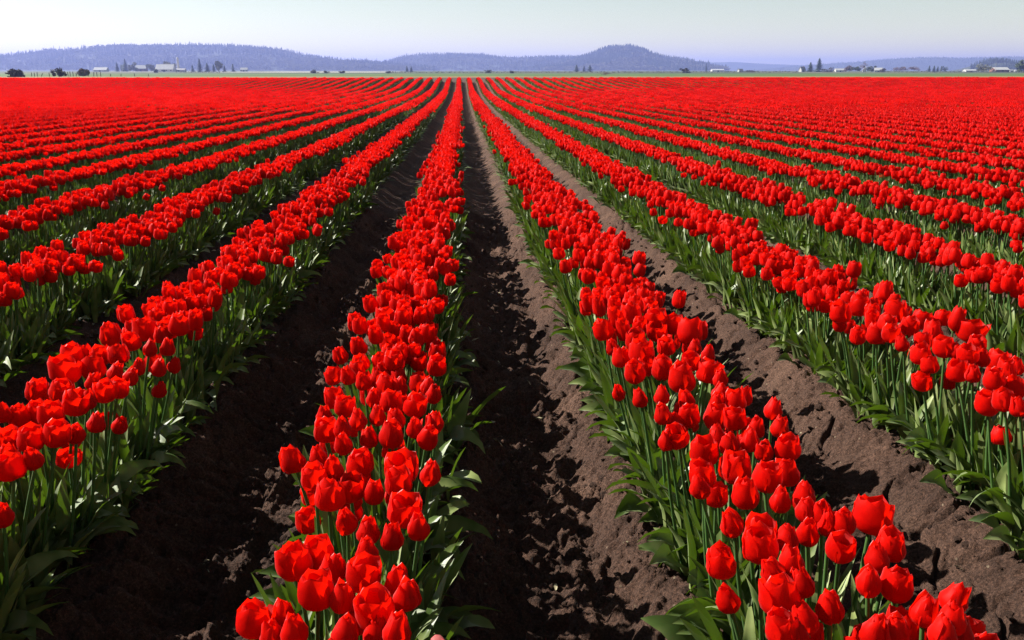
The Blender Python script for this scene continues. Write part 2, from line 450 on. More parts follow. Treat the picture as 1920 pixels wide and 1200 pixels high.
def tuft_mesh(n, full=True, rg=random):
    """leaves without a flower, leaning over the row's edge towards +x"""
    b = Buf()
    for k in range(n):
        if full: v, f = rg.choice(LEAVES_OUT) if k % 3 else rg.choice(LEAVES_UP)
        else: v, f = LEAF_LO[2 if k % 3 else 0]
        v = rotz(v * rg.uniform(.6, .95), rg.gauss(0, .9)); v = v + np.array([rg.uniform(-.03, .03), rg.uniform(-.05, .05), 0])
        b.add(v, f, 0)
    return b.mesh('leaf_tuft', [M_LEAF])

# ------------------------------------------------------------------ tulips read off the photograph (flower centre x, y, width in its pixels)
def conv(s, ox, oy, k):
    out = []
    for q in s.split():
        a = [float(c) for c in q.split(',')]
        out.append((ox + a[0] / k, oy + a[1] / k, a[2] / k))
    return out
SEEN = {0: [], 1: [], 2: [], -1: []}
SEEN[0] += conv('385,660,130 500,700,120 590,670,130 640,740,150 760,740,120 960,740,130 1000,790,140 290,830,150 350,890,150 560,830,120 690,860,160 860,880,160 590,960,140 740,990,150 1025,1010,100 190,960,130 200,1070,170 340,1050,140 450,990,130 880,1050,120 950,1120,160 680,1110,180 530,1130,130 350,1170,150', 560, 540, 4)
SEEN[0] += conv('430,140,140 570,110,120 650,190,140 540,240,150 620,350,170 750,300,150 800,160,150 885,330,135 1050,170,170 1030,270,150 1210,220,100 1050,430,180 1150,530,150 730,490,150 850,560,145 990,600,150 430,740,200 570,680,170 640,770,170 550,920,200 690,950,170 850,690,160 820,810,190 910,1010,210 1020,850,140 1075,940,150 180,1090,200 360,1080,170 420,1150,180 300,1170,140 700,1180,180 900,1160,120 1010,1160,120', 420, 820, 3.158)
SEEN[1] += conv('110,125,80 175,160,75 215,300,130 290,240,90 350,320,90 430,360,140 400,190,130 560,220,160 575,300,130 460,260,110 690,260,120 800,320,180 860,310,120 270,420,110 325,500,120 470,450,170 640,410,120 840,420,110 430,590,150 510,540,130 610,570,150 760,640,180 810,510,120 920,470,110 930,590,160 1020,640,110 310,735,95 470,780,100 610,760,120 630,890,140 790,790,130 800,900,150 990,740,120 1000,800,120 970,910,160 1130,800,140 1180,770,100 1125,920,150 720,950,130 730,1030,150 640,1070,140 1380,860,140 1430,980,130 1270,980,140 1230,1080,150 1500,1120,170 1325,1140,140 1000,1050,130 1090,1100,150 910,1150,180', 1080, 540, 3.75)
SEEN[1] += conv('315,190,140 300,260,130 505,150,180 670,200,160 810,180,140 565,310,150 750,335,130 495,470,150 900,310,120 910,390,120 915,520,125 1000,400,80 640,520,170 655,600,190 790,560,110 820,680,140 740,740,120 425,700,165 475,910,135 890,820,160 770,900,210 1050,960,180 925,1030,110 790,1080,200 860,1120,120 1040,470,110 1130,460,140 1280,430,200 1100,600,160 1390,600,170 1330,680,150 1270,810,150 1430,830,180 1290,1090,160 1430,1080,140 1590,990,180 1740,900,110 1750,1030,150 1690,1110,120 1790,1110,100', 1220, 830, 3.097)
SEEN[-1] += conv('345,270,150 450,190,90 380,195,110 190,380,110 540,190,100 640,190,100 500,260,120 490,330,80 600,80,110 710,110,90 790,155,85 890,150,85 780,50,120 860,85,80 950,30,100 1040,15,75 840,260,90 920,240,75 840,375,55 735,255,85 680,300,90 600,280,80 560,380,110 620,370,100 310,370,110 390,440,130 460,430,100 100,520,110 20,500,100 200,500,110 270,510,120 400,600,90 500,555,75 625,560,80 290,610,130 160,640,130 50,640,120 180,740,90 40,720,110 60,790,140 10,1040,90', 0, 600, 2.857)
SEEN[2] += conv('350,90,130 345,175,85 455,255,95 480,50,130 560,90,100 715,80,150 560,160,90 585,240,120 640,160,110 680,230,110 765,300,100 790,180,110 865,140,130 1010,130,100 1090,170,90 1190,210,150 1240,300,110 960,230,130 900,280,110 1035,320,130 1110,350,90 1190,370,120 885,370,130 945,440,110 895,545,115 1125,480,130 1220,500,80 1280,400,80 1370,410,140 1360,530,140 1440,480,120 1510,450,110 1500,600,140 1330,690,150 1440,680,140 1540,720,80', 1480, 560, 3.53)
READ_TO = {0: 2.55, 1: 3.3, 2: 3.32, -1: 3.1}       # depth up to which a row was read off; beyond it is sown at random

# ------------------------------------------------------------------ sow the rows
def lateral(n):
    return np.clip(RNG.normal(0, .10, n), -.18, .18) * .56 + RNG.uniform(-.15, .15, n) * .36
near_px = []                 # (row, base xyz, flower xyz, size, low)
for k, lst in SEEN.items():
    rc = ROW0 + k * PITCH_ROW
    for (x, y, w) in lst:
        jit = random.uniform(-.018, .018)
        drop = .925 + jit
        for _ in range(6):
            p = on_drop(x, y, drop); g = float(G(p[1])); p = on_drop(x, y, drop - g)
            if abs(p[0] - rc) < .235: break
            drop += .025
        Z = project(p)[2]
        size = min(1.4, max(.84, 1.11 * w * Z / FPX / .064))
        bx = rc + (p[0] - rc) * .62 + random.uniform(-.02, .02); by = p[1] + random.uniform(-.03, .03)
        near_px.append((k, bx, by, p[0], p[1], p[2] - .030 * size, size))
def sow(d0, d1, xmax, dens, wide=1.0):
    out = []
    for k in range(-int(xmax / PITCH_ROW) - 1, int(xmax / PITCH_ROW) + 2):
        rc = ROW0 + k * PITCH_ROW
        n = int((d1 - d0) * dens)
        y = RNG.uniform(d0, d1, n); l = lateral(n) * wide
        keep = (vnoise(y * 1.7, k * 3.7 + 0 * y, 201) > .10) | (RNG.random(n) < .5)
        keep &= RNG.random(n) < (.75 + .5 * vnoise(y * .9, k * 5.3 + 0 * y, 205))
        y = y[keep]; l = l[keep] + .03 * (vnoise(y * .5, k * 9.1 + 0 * y, 211) - .5)
        out.append(np.stack([np.full(len(y), k), rc + l, y, l], -1))
    return np.concatenate(out)
S = sow(-.6, 9.0, 8.4, 76)
keep = np.ones(len(S), bool)
hz = .328 + RNG.normal(0, .02, len(S)) - .06 * (np.abs(S[:, 3]) / .19) ** 2 * RNG.random(len(S))
fx = S[:, 1] + S[:, 3] * .35 + RNG.normal(0, .02, len(S)); fy = S[:, 2] + RNG.normal(0, .02, len(S))
for k, dmax in READ_TO.items():
    inrow = (S[:, 0] == k) & (S[:, 2] < dmax)
    P = np.array([project((a, b, .5)) if b > .6 else (-9999, -9999, 1) for a, b in zip(fx[inrow], fy[inrow])])
    seen = (P[:, 0] > -10) & (P[:, 0] < 1935) & (P[:, 1] < 1215)
    idx = np.where(inrow)[0]; keep[idx[seen]] = False
S, hz, fx, fy = S[keep], hz[keep], fx[keep], fy[keep]
bz = base_h(S[:, 1], S[:, 2])
plants = [(k, bx, by, a, b, c, s) for (k, bx, by, a, b, c, s) in near_px]
for i in range(len(S)):
    plants.append((int(S[i, 0]), S[i, 1], S[i, 2], fx[i], fy[i], bz[i] + hz[i] - .03, RNG.uniform(.86, 1.12)))
N_OPEN = len(plants)
# lower flowers that stand half hidden between the ones read off
for k, dmax in READ_TO.items():
    for _ in range(int((dmax - 1.7) * (16 if k == 0 else 9))):
        y = random.uniform(1.7, dmax); l = random.uniform(-.125, .105); x = ROW0 + k * PITCH_ROW + l
        plants.append((k, x, y, x + l * .2, y + random.gauss(0, .02), float(base_h(np.array(x), np.array(y))) + random.uniform(.215, .275), random.uniform(.86, 1.1)))
# the 300 that show largest in the picture (the half hidden ones count for less)
rank = []
for i, p in enumerate(plants):
    if p[4] < .7: rank.append(-1); continue
    x, y, Z = project((p[3], p[4], p[5] + .03))
    rank.append(p[6] / Z * (1 if i < N_OPEN else .55) if (-15 < x < 1935 and y < 1215) else -1)
order = np.argsort(-np.array(rank))
chosen = [i for i in order[:300] if rank[i] > 0]
rest = [i for i in range(len(plants)) if i not in set(chosen)]

# ------------------------------------------------------------------ the individual tulips
def simple(name, g, mats):
    b = Buf(); b.add(g[0], g[1]); return b.mesh(name, mats)
ME_PO = [simple('petal', g, [M_PETAL]) for g in PET_OUT]
ME_PI = [simple('petal', g, [M_PETAL]) for g in PET_IN]
ME_ST = [simple('stem', stem_geo(1.0, .0043, b_, 6, 7), [M_STEM]) for b_ in (.004, .010, .016, -.008)]
ME_CO = simple('bloom', CORE, [M_PISTIL])
ME_LU = [simple('leaf', g, [M_LEAF]) for g in LEAVES_UP]
ME_LO_ = [simple('leaf', g, [M_LEAF]) for g in LEAVES_OUT]
ME_PK = [simple('petal', g, [M_PINK]) for g in (PET_OUT[6], PET_IN[6])]
ROWNAME = {0: 'the row left of the dark furrow', 1: 'the row right of the dark furrow', 2: 'the second row right of the dark furrow',
           -1: 'the second row left of the dark furrow', 3: 'the third row right of the dark furrow', -2: 'the third row left of the dark furrow'}
ONES = 'first second third fourth fifth sixth seventh eighth ninth tenth eleventh twelfth thirteenth fourteenth fifteenth sixteenth seventeenth eighteenth nineteenth twentieth'.split()
def ordinal(n):
    if n < 20: return ONES[n]
    t = ['twenty', 'thirty', 'forty', 'fifty'][(n + 1) // 10 - 2]
    return t + '-' + ONES[(n + 1) % 10 - 1] if (n + 1) % 10 else {30: 'thirtieth', 40: 'fortieth', 50: 'fiftieth'}[n + 1]
def lane_of(p):
    u = p[3] - (ROW0 + p[0] * PITCH_ROW)
    return 'on the left edge of' if u < -.1 else 'left of centre in' if u < -.02 else 'in the middle of' if u < .045 else 'right of centre in' if u < .11 else 'on the right edge of'
lab = {}
by_cell = {}
for i in chosen: by_cell.setdefault((plants[i][0], lane_of(plants[i])), []).append(i)
for (k, e), L_ in by_cell.items():
    L_.sort(key=lambda i: plants[i][4])
    for n, i in enumerate(L_):
        lab[i] = '%s red tulip %s %s' % (ordinal(n), e, ROWNAME.get(k, 'a row further off'))
def build_tulip(p, label, v, pink=False, bend=None):
    k, bx, by, tx, ty, tz, size = p
    base = Vector((bx, by, float(base_h(np.array(bx), np.array(by))) - .012))
    d = Vector((tx, ty, tz)) - base; L_ = d.length
    root = thing('tulip', label, 'tulip', base, group='tulips in %s' % ROWNAME.get(k, 'rows further off'))
    q = d.to_track_quat('Z', 'Y') @ Quaternion((0, 0, 1), random.uniform(0, 6.28))
    root.rotation_mode = 'QUATERNION'; root.rotation_quaternion = q
    st = link('stem', random.choice(ME_ST), root); st.scale = (1, 1, L_); st.rotation_euler[2] = random.uniform(0, 6.28)
    bl = link('bloom', ME_CO, root, (0, 0, L_)); bl.scale = (size,) * 3
    bl.rotation_euler = (random.gauss(0, .10), random.gauss(0, .10), random.uniform(0, 6.28))
    if bend: bl.rotation_euler = bend
    for j in range(6):
        pm = (ME_PK if pink else (ME_PO[v], ME_PI[v]))[j % 2]
        pe = link('petal', pm, bl); pe.rotation_euler = (random.gauss(0, .05), random.gauss(.0, .06), j * math.pi / 3 + random.gauss(0, .07))
        s_ = random.uniform(.90, 1.06); pe.scale = (1, 1, s_)
    u = tx - (ROW0 + k * PITCH_ROW)
    inv = q.inverted()
    for j in range(3):
        out = abs(u) > .07 and (j == 0 or (abs(u) > .13 and j == 1))
        lf = link('leaf', random.choice(ME_LO_ if out else ME_LU), root, (0, 0, .01 + .02 * j))
        az = (0 if u > 0 else math.pi) + random.gauss(0, .55) if out else random.uniform(0, 6.28)
        lf.rotation_mode = 'QUATERNION'
        lf.rotation_quaternion = inv @ Quaternion((0, 0, 1), az)
        lf.scale = (random.uniform(.75, 1.02),) * 3
    return root
for i in chosen:
    p = plants[i]
    r = random.random()
    v = 6 if p[6] < .90 else (5 if (p[6] > 1.3 and r < .5) else random.choice([0, 1, 2, 3, 4, 7]))
    build_tulip(p, lab[i], v)
pb = on_drop(812, 1203, 1.06)
build_tulip((0, pb[0] - .05, pb[1] + .03, pb[0], pb[1], pb[2], .55), 'pale pink half open tulip bent low at the near end of a row', 6, True, (.9, .5, 0))

# ------------------------------------------------------------------ the rest of the tulips, as one mass
rg = random.Random(3)
PROTO_NEAR = [tulip_mesh(i, .30, True, rg=rg) for i in (0, 1, 2, 3, 4, 7, 1, 4, 0, 5)]
PROTO_MID = [tulip_mesh(i, .30, False, rg=rg, nleaf=3) for i in range(8)]
pts, eul, scl, idx = [], [], [], []
for i in rest:
    k, bx, by, tx, ty, tz, s = plants[i]
    b_ = float(base_h(np.array(bx), np.array(by))) - .01
    d = Vector((tx - bx, ty - by, tz - b_))
    e = (d.to_track_quat('Z', 'Y') @ Quaternion((0, 0, 1), rg.uniform(0, 6.28))).to_euler()
    pts.append((bx, by, b_)); eul.append(tuple(e)); scl.append((s, s, d.length / .30)); idx.append(rg.randrange(len(PROTO_NEAR)))
Mrow = sow(9.0, 30.0, 27, 90, 1.2)
n = len(Mrow)
mz = base_h(Mrow[:, 1], Mrow[:, 2]) - .01
ta = np.stack([RNG.normal(0, .06, n), Mrow[:, 3] * .9 + RNG.normal(0, .06, n), RNG.uniform(0, 6.28, n)], -1)
pts += np.stack([Mrow[:, 1], Mrow[:, 2], mz], -1).tolist(); eul += ta.tolist()
sm = RNG.uniform(.92, 1.14, n); scl += np.stack([sm, sm, RNG.uniform(.92, 1.08, n)], -1).tolist()
idx += (RNG.integers(0, len(PROTO_MID), n) + len(PROTO_NEAR)).tolist()
# from thirty metres on, a metre of row at a time
def row_piece(wide):
    b = Buf()
    for q in range(56):
        y = rg.uniform(-.55, .55); l = max(-.2, min(.2, rg.gauss(0, .1)))
        h = rg.gauss(.335, .02) - .05 * (abs(l) / .19) ** 2
        sv, sf = stem_geo(h, .005, .01, 1, 3); b.add(sv + [l, y, 0], sf, 1)
        a, c = PET_LO[rg.randrange(6)]
        for k_ in range(3):
            v = rotz(a[0] * 1.02, k_ * 2.094 + rg.uniform(-.3, .3)); b.add(v + [l * wide, y, h - .03], a[1], 0)
        for k_ in range(2):
            v, f = LEAF_LO[rg.randrange(2)]; b.add(rotz(v * rg.uniform(.75, 1.0), rg.uniform(0, 6.28)) + [l, y, 0], f, 2)
    for sgn in (0, math.pi):
        for q in range(16):
            v, f = LEAF_LO[2]; v = rotz(v * rg.uniform(.8, 1.1), sgn + rg.gauss(0, .7)); b.add(v * .85 + [math.cos(sgn) * .11, rg.uniform(-.55, .55), 0], f, 2)
    return b.mesh('tulip_row_piece', [M_PETAL, M_STEM, M_LEAF])
PIECES = [row_piece(1.15) for _ in range(6)] + [row_piece(.86) for _ in range(6)]
kk = np.arange(-82, 84)
yy = np.arange(30.5, 89.5, 1.0)
KX, KY = np.meshgrid(ROW0 + kk * PITCH_ROW, yy); KX = KX.ravel(); KY = KY.ravel()
KX = KX + .03 * (vnoise(KY * .5, KX * 9.1, 211) - .5)
n = len(KX)
slope = np.arctan((G(KY + .5) - G(KY - .5)))
pts += np.stack([KX, KY, G(KY) + .125], -1).tolist()
flip = RNG.integers(0, 2, n) * math.pi
eul += np.stack([slope * np.where(flip > 1, -1, 1), np.zeros(n), flip], -1).tolist()
scl += np.stack([RNG.uniform(.95, 1.1, n), np.ones(n), RNG.uniform(.94, 1.06, n)], -1).tolist()
idx += (RNG.integers(0, 6, n) + 6 * (KY > 60) + len(PROTO_NEAR) + len(PROTO_MID)).tolist()
scatter('tulips', pts, eul, scl, idx, PROTO_NEAR + PROTO_MID + PIECES, 'mass of red tulips in long rows filling the field to its far edge')

# leaves leaning over the edges of the rows
def upright_mesh(n):
    b = Buf()
    for k in range(n):
        v, f = rg.choice(LEAVES_UP); b.add(rotz(v * rg.uniform(.6, .95), rg.uniform(0, 6.28)) + [rg.uniform(-.03, .03), rg.uniform(-.03, .03), 0], f, 0)
    return b.mesh('leaf_tuft', [M_LEAF])
PROTO_TUFT = [tuft_mesh(4, True, rg) for _ in range(5)] + [tuft_mesh(3, False, rg) for _ in range(4)] + [upright_mesh(4) for _ in range(4)]
tp, te, ts, ti = [], [], [], []
def tufts(d0, d1, xmax, dens, lo):
    for k in range(-int(xmax / PITCH_ROW) - 1, int(xmax / PITCH_ROW) + 2):
        rc = ROW0 + k * PITCH_ROW
        for sgn in (-1, 1):
            m_ = int((d1 - d0) * dens)
            y = RNG.uniform(d0, d1, m_); l = sgn * RNG.uniform(.06, .17, m_)
            z = base_h(rc + l, y) - .012
            for a in range(m_):
                tp.append((rc + l[a], y[a], z[a])); te.append((RNG.normal(0, .12), RNG.normal(0, .12), (0 if sgn > 0 else math.pi) + RNG.normal(0, .35)))
                ts.append(RNG.uniform(.85, 1.28)); ti.append(int(RNG.integers(5, 9)) if lo else int(RNG.integers(0, 5)))
tufts(-.4, 9, 8.4, 18, False)
tufts(9, 30, 26, 10, True)
for k in range(-9, 11):
    y = RNG.uniform(-.5, 9, 9 * 26); l = RNG.uniform(-.15, .15, len(y)); z = base_h(ROW0 + k * PITCH_ROW + l, y) - .012
    for a in range(len(y)):
        tp.append((ROW0 + k * PITCH_ROW + l[a], y[a], z[a])); te.append((RNG.normal(0, .08), RNG.normal(0, .08) + l[a] * .8, RNG.uniform(0, 6.28)))
        ts.append(RNG.uniform(.8, 1.15)); ti.append(int(RNG.integers(9, 13)))
scatter('tulip_foliage', tp, te, ts, ti, PROTO_TUFT, 'green tulip leaves leaning over the edges of the rows')

# clods and crumbs of earth lying in the furrows
def clod_mesh(seed):
    r = random.Random(seed); b = Buf()
    import bmesh
    bm = bmesh.new(); bmesh.ops.create_icosphere(bm, subdivisions=2, radius=1)
    for v in bm.verts: v.co = v.co * (r.uniform(.72, 1.12)); v.co.z *= .65
    me = bpy.data.meshes.new('clod'); bm.to_mesh(me); bm.free(); me.materials.append(M_SOIL); return me
n = 16000
cx = RNG.uniform(-3.6, 4.4, n); cyy = .8 + 7.2 * RNG.random(n) ** 1.5
u, k = row_u(cx)
ok = (np.abs(u) > .17) & (vnoise(cx * 2, cyy * 2, 301) > .35)
cx, cyy = cx[ok], cyy[ok]; n = len(cx)
cs = .0025 + .015 * RNG.random(n) ** 3.5
scatter('soil_crumbs', np.stack([cx, cyy, soil_h(cx, cyy) + cs * .25], -1), RNG.uniform(0, 6.28, (n, 3)) * [.1, .1, 1], cs, RNG.integers(0, 4, n), [clod_mesh(i) for i in range(4)], 'crumbs and clods of dark earth lying in the furrows')

def ground_z(y):
    return float(meadow_h(0.0, np.array(float(y)))) if y < 560 else -.52
# scraps of dry leaf lying in the furrows
M_DRYLEAF = plain('dry_leaf', [(.3, (.22, .19, .10)), (.7, (.40, .36, .24))], 20)
lit = [simple('leaf_scrap', leaf_geo(.05, .006, 14, -20, .5, nr=5, nc=3, twist=1.2, seed=30 + i), [M_DRYLEAF]) for i in range(3)]
n = 520
cx = RNG.uniform(-3.5, 4.2, n); cyy = .9 + 7 * RNG.random(n) ** 1.4
ok = np.abs(row_u(cx)[0]) > .2
cx, cyy = cx[ok], cyy[ok]; n = len(cx)
scatter('leaf_litter', np.stack([cx, cyy, soil_h(cx, cyy) + .004], -1), np.stack([RNG.normal(0, .3, n), RNG.normal(0, .3, n), RNG.uniform(0, 6.28, n)], -1), RNG.uniform(.25, 1.1, n), RNG.integers(0, 3, n), lit, 'scraps of dry leaf and straw lying on the soil')
# ------------------------------------------------------------------ hills and their woods
def hill(px_list, dist, depth, tree_h, ntree, label, rise=0.0, seed=0, decid=.1, lo=None):
    """a ridge whose skyline follows the photograph; woods stand on it as one mass"""
    xs_px = np.array([p[0] for p in px_list], float); ys_px = np.array([p[1] for p in px_list], float)
    wx = np.array([at_dist(p, dist) for p in xs_px]); wz = np.array([z_at(p, dist) for p in ys_px]) - tree_h * .7
    wz = np.maximum(wz, -1.5)
    def h(x, y):
        v = (y - dist) / depth
        prof = np.where(v < 0, sstep(-1, -.05, v) ** .85, 1 - sstep(.1, 1.2, v))
        lump = 1 + .10 * (fbm(x / (depth * .35), y / (depth * .35), seed + 900, 3) - .5) * np.clip(-v * 3, 0, 1)
        return -1.5 + (np.interp(x, wx, wz) + 1.5) * prof * lump
    nx = max(40, int((wx[-1] - wx[0]) / (depth / 14)))
    sheet('hill', np.linspace(wx[0], wx[-1], min(nx, 160)), np.linspace(dist - depth, dist + depth * 1.2, 26), h, M_HILL)
    if ntree:
        tx = RNG.uniform(wx[0], wx[-1], ntree); ty = dist - depth * .96 + RNG.random(ntree) * depth * 1.15
        tz = h(tx, ty); ok = tz > .5
        ok &= (fbm(tx / 90, ty / 60, seed + 77, 2) > .30)
        tx, ty, tz = tx[ok], ty[ok], tz[ok]; m_ = len(tx)
        sc_ = tree_h * (.42 + .72 * RNG.random(m_) ** 1.3) * (1 + .25 * (RNG.random(m_) > .97))
        dec = (fbm(tx / 130, ty / 90, seed + 55, 2) + .25 * (1 - np.clip((ty - dist + depth) / depth, 0, 1)) * (decid > 0)) > (.74 - decid)
        sc_ = np.where(dec, sc_ * .62, sc_)
        ix = np.where(dec, 3 + RNG.integers(0, 2, m_), RNG.integers(0, 3, m_))
        scatter('forest', np.stack([tx, ty, tz - .5], -1), np.stack([0 * tx, 0 * tx, RNG.uniform(0, 6.28, m_)], -1), sc_, ix, FOREST, label)

def conifer_buf(b, h, r, seed, tiers=7, spokes=7, mi=0, mtrunk=1, bare=.10):
    """a spruce: a trunk and drooping ragged whorls of boughs"""
    q = random.Random(seed)
    sv, sf = stem_geo(h * .96, r * .07, 0, 2, 4); b.add(sv, sf, mtrunk)
    for t in range(tiers):
        s = t / tiers; z = h * (bare + (1 - bare) * s ** .95); rr = r * (1 - s) ** .85 * q.uniform(.8, 1.12) + r * .06
        hh = h / tiers * 1.7
        for k in range(spokes):
            a = 2 * math.pi * (k + q.random() * .7) / spokes; w = 1.15 * math.pi / spokes; l = rr * q.uniform(.72, 1.15)
            top = (0, 0, z + hh * .8)
            v = [top, (l * .62 * math.cos(a - w), l * .62 * math.sin(a - w), z + hh * .12), (l * math.cos(a), l * math.sin(a), z - hh * .12), (l * .62 * math.cos(a + w), l * .62 * math.sin(a + w), z + hh * .12)]
            b.add(v, [(0, 1, 2), (0, 2, 3)], mi)
def crown_buf(b, rx, rz, zc, n, leaf, seed, mi=0, lumps=7):
    """leaf clumps through the volume of an uneven crown"""
    q = random.Random(seed)
    cs = [(q.gauss(0, rx * .42), q.gauss(0, rx * .42), zc + q.gauss(0, rz * .42), q.uniform(.35, .62)) for _ in range(lumps)]
    for _ in range(n):
        c = q.choice(cs); d = Vector((q.gauss(0, 1), q.gauss(0, 1), q.gauss(0, 1))).normalized() * q.random() ** .4
        p = Vector((c[0] + d.x * rx * c[3], c[1] + d.y * rx * c[3], max(.05 * rz, c[2] + d.z * rz * c[3])))
        s = leaf * q.uniform(.6, 1.4); u = Vector((q.gauss(0, 1), q.gauss(0, 1), q.gauss(0, 1))).normalized(); w = u.orthogonal().normalized()
        n_ = u.cross(w)
        b.add([p + u * s, p + w * s * .6, p - u * s * .9, p - w * s * .7 + n_ * s * .3], [(0, 1, 2, 3)], mi)
FOREST = []
for i in range(3):
    b = Buf(); conifer_buf(b, 1.0, (.17, .22, .14)[i], i, 6, 5); FOREST.append(b.mesh('forest_conifer', [M_NEEDLE, M_BARK], False))
for i in range(2):
    b = Buf(); sv, sf = stem_geo(.5, .03, 0, 1, 4); b.add(sv, sf, 1); crown_buf(b, .42, .42, .62, 46, .15, i + 5); FOREST.append(b.mesh('forest_broadleaf', [M_WOOD_DECID, M_BARK], False))

A_ = [(-420, 128), (-300, 124), (-160, 121), (-60, 119), (0, 117), (30, 112), (60, 104), (100, 97), (140, 92), (165, 94), (185, 95), (200, 88), (240, 85), (300, 85), (360, 84), (420, 85), (470, 88), (520, 92), (545, 95), (570, 102), (600, 107), (640, 111), (690, 113), (730, 117), (780, 123), (830, 130), (870, 133)]
hill(A_, 4300, 900, 24, 22000, 'conifer wood covering the long hill behind the white barn', seed=1, decid=.2)
B_ = [(640, 133), (690, 121), (730, 113), (755, 105), (800, 101), (860, 100), (900, 101), (930, 105), (960, 107), (1000, 106), (1060, 105), (1110, 104), (1180, 110), (1260, 120), (1330, 133)]
hill(B_, 5200, 800, 22, 13000, 'wood on the low pale hill in the middle of the skyline', seed=2, decid=.14)
C_ = [(985, 133), (1040, 119), (1080, 108), (1100, 102), (1120, 95), (1140, 87), (1158, 85.5), (1180, 85.5), (1197, 90), (1210, 97), (1230, 104), (1260, 108), (1290, 113), (1305, 121), (1318, 132)]
hill(C_, 4600, 700, 25, 9000, 'wood on the round topped hill right of the middle', seed=3, decid=.13)
D_ = [(1200, 133), (1280, 121), (1320, 117), (1370, 116), (1440, 120), (1500, 122), (1580, 124), (1700, 128), (1800, 133)]
hill(D_, 8600, 900, 1, 0, '', seed=4)
E_ = [(1380, 133), (1430, 130), (1465, 126), (1500, 122), (1540, 119), (1580, 116), (1620, 114), (1650, 110), (1700, 107), (1740, 105), (1780, 107), (1850, 106), (1900, 104), (1950, 105), (2050, 104), (2200, 110), (2400, 118)]
hill(E_, 6600, 900, 12, 9000, 'far wood on the long blue ridge at the right', seed=5, decid=0)
F_ = [(1800, 133), (1818, 126), (1832, 119), (1850, 111), (1868, 109), (1886, 112), (1905, 118), (1925, 126), (1950, 133)]
hill(F_, 2700, 160, 14, 2600, 'dark conifers covering the small knoll behind the farm', seed=6, decid=0)

# ------------------------------------------------------------------ trees, bushes, buildings out on the plain
def conifer(px, top, base, w, dist, label, group=None):
    z0 = ground_z(dist); h = z_at(top, dist) - z0; r = w / 2 * dist / FPX * 1.35
    o = thing('conifer_tree', label, 'tree', (at_dist(px, dist), dist, z0 - .3), group=group)
    b = Buf(); conifer_buf(b, h, r, int(px), 12, 12, 0, 0, .03); b2 = Buf(); n_ = len(b.f)
    link('crown', b.mesh('crown', [M_NEEDLE], False), o)
    sv, sf = stem_geo(h * .7, max(.12, r * .06), 0, 3, 6); b2.add(sv, sf); link('trunk', b2.mesh('trunk', [M_BARK]), o)
    return o
def broad_tree(px, top, base, w, dist, label, m=None, dens=420, group=None, leaf=.06):
    z0 = ground_z(dist); h = z_at(top, dist) - z0; r = w / 2 * dist / FPX
    o = thing('broadleaf_tree', label, 'tree', (at_dist(px, dist), dist, z0 - .2), group=group)
    b = Buf(); crown_buf(b, r * 1.1, h * .46, h * .53, dens * 2, max(h, r) * leaf * 1.25, int(px), lumps=12); link('crown', b.mesh('crown', [m or M_GREENLEAF], False), o)
    b = Buf(); sv, sf = stem_geo(h * .6, h * .022, h * .01, 4, 6); b.add(sv, sf)
    q = random.Random(int(px))
    for k in range(7):
        lv, lf = stem_geo(h * q.uniform(.28, .42), h * .010, 0, 3, 4)
        a = q.uniform(0, 6.28); lv = turned(lv, a, q.uniform(.35, .9)); b.add(lv + [0, 0, h * q.uniform(.28, .5)], lf)
    link('trunk', b.mesh('trunk', [M_BARK]), o); return o
def bush(px, top, base, w, dist, label, m=None, dens=330):
    z0 = ground_z(dist); h = z_at(top, dist) - z0; r = w / 2 * dist / FPX
    b = Buf(); crown_buf(b, r, h * .56, h * .40, dens * 2, h * .13, int(px) + 3, lumps=16)
    for k in range(5):
        sv, sf = stem_geo(h * .6, h * .02, h * .05, 2, 4); b.add(turned(sv, k * 1.3, .4), sf, 1)
    return thing('bush', label, 'bush', (at_dist(px, dist), dist, z0), b.mesh('bush', [m or M_BUSH, M_BARK], False))
def boxgeo(x0, x1, y0, y1, z0, z1):
    v = [(x0, y0, z0), (x1, y0, z0), (x1, y1, z0), (x0, y1, z0), (x0, y0, z1), (x1, y0, z1), (x1, y1, z1), (x0, y1, z1)]
    return v, [(0, 3, 2, 1), (4, 5, 6, 7), (0, 1, 5, 4), (1, 2, 6, 5), (2, 3, 7, 6), (3, 0, 4, 7)]
def part(nm, geo, m, parent, loc=None):
    b = Buf()
    for g in (geo if isinstance(geo, list) else [geo]): b.add(*g)
    return link(nm, b.mesh(nm, [m], False), parent, loc)
def gable(w, d, z0, h, over=.4, th=.25):
    """two pitched roof slabs with the ridge along x"""
    out = []
    for s in (-1, 1):
        y0 = s * (d / 2 + over); zz = z0 - over * h / (d / 2)
        a = [(-w / 2 - over, y0, zz), (w / 2 + over, y0, zz), (w / 2 + over, 0, z0 + h), (-w / 2 - over, 0, z0 + h)]
        v = a + [(x, y, z + th) for x, y, z in a]
        out.append((v, [(0, 1, 2, 3), (7, 6, 5, 4), (0, 4, 5, 1), (1, 5, 6, 2), (2, 6, 7, 3), (3, 7, 4, 0)]))
    return out
def ends(w, d, z0, h):
    v = []; f = []
    for x in (-w / 2, w / 2):
        n = len(v); v += [(x, -d / 2, z0), (x, d / 2, z0), (x, 0, z0 + h)]; f.append((n, n + 1, n + 2))
    return v, f
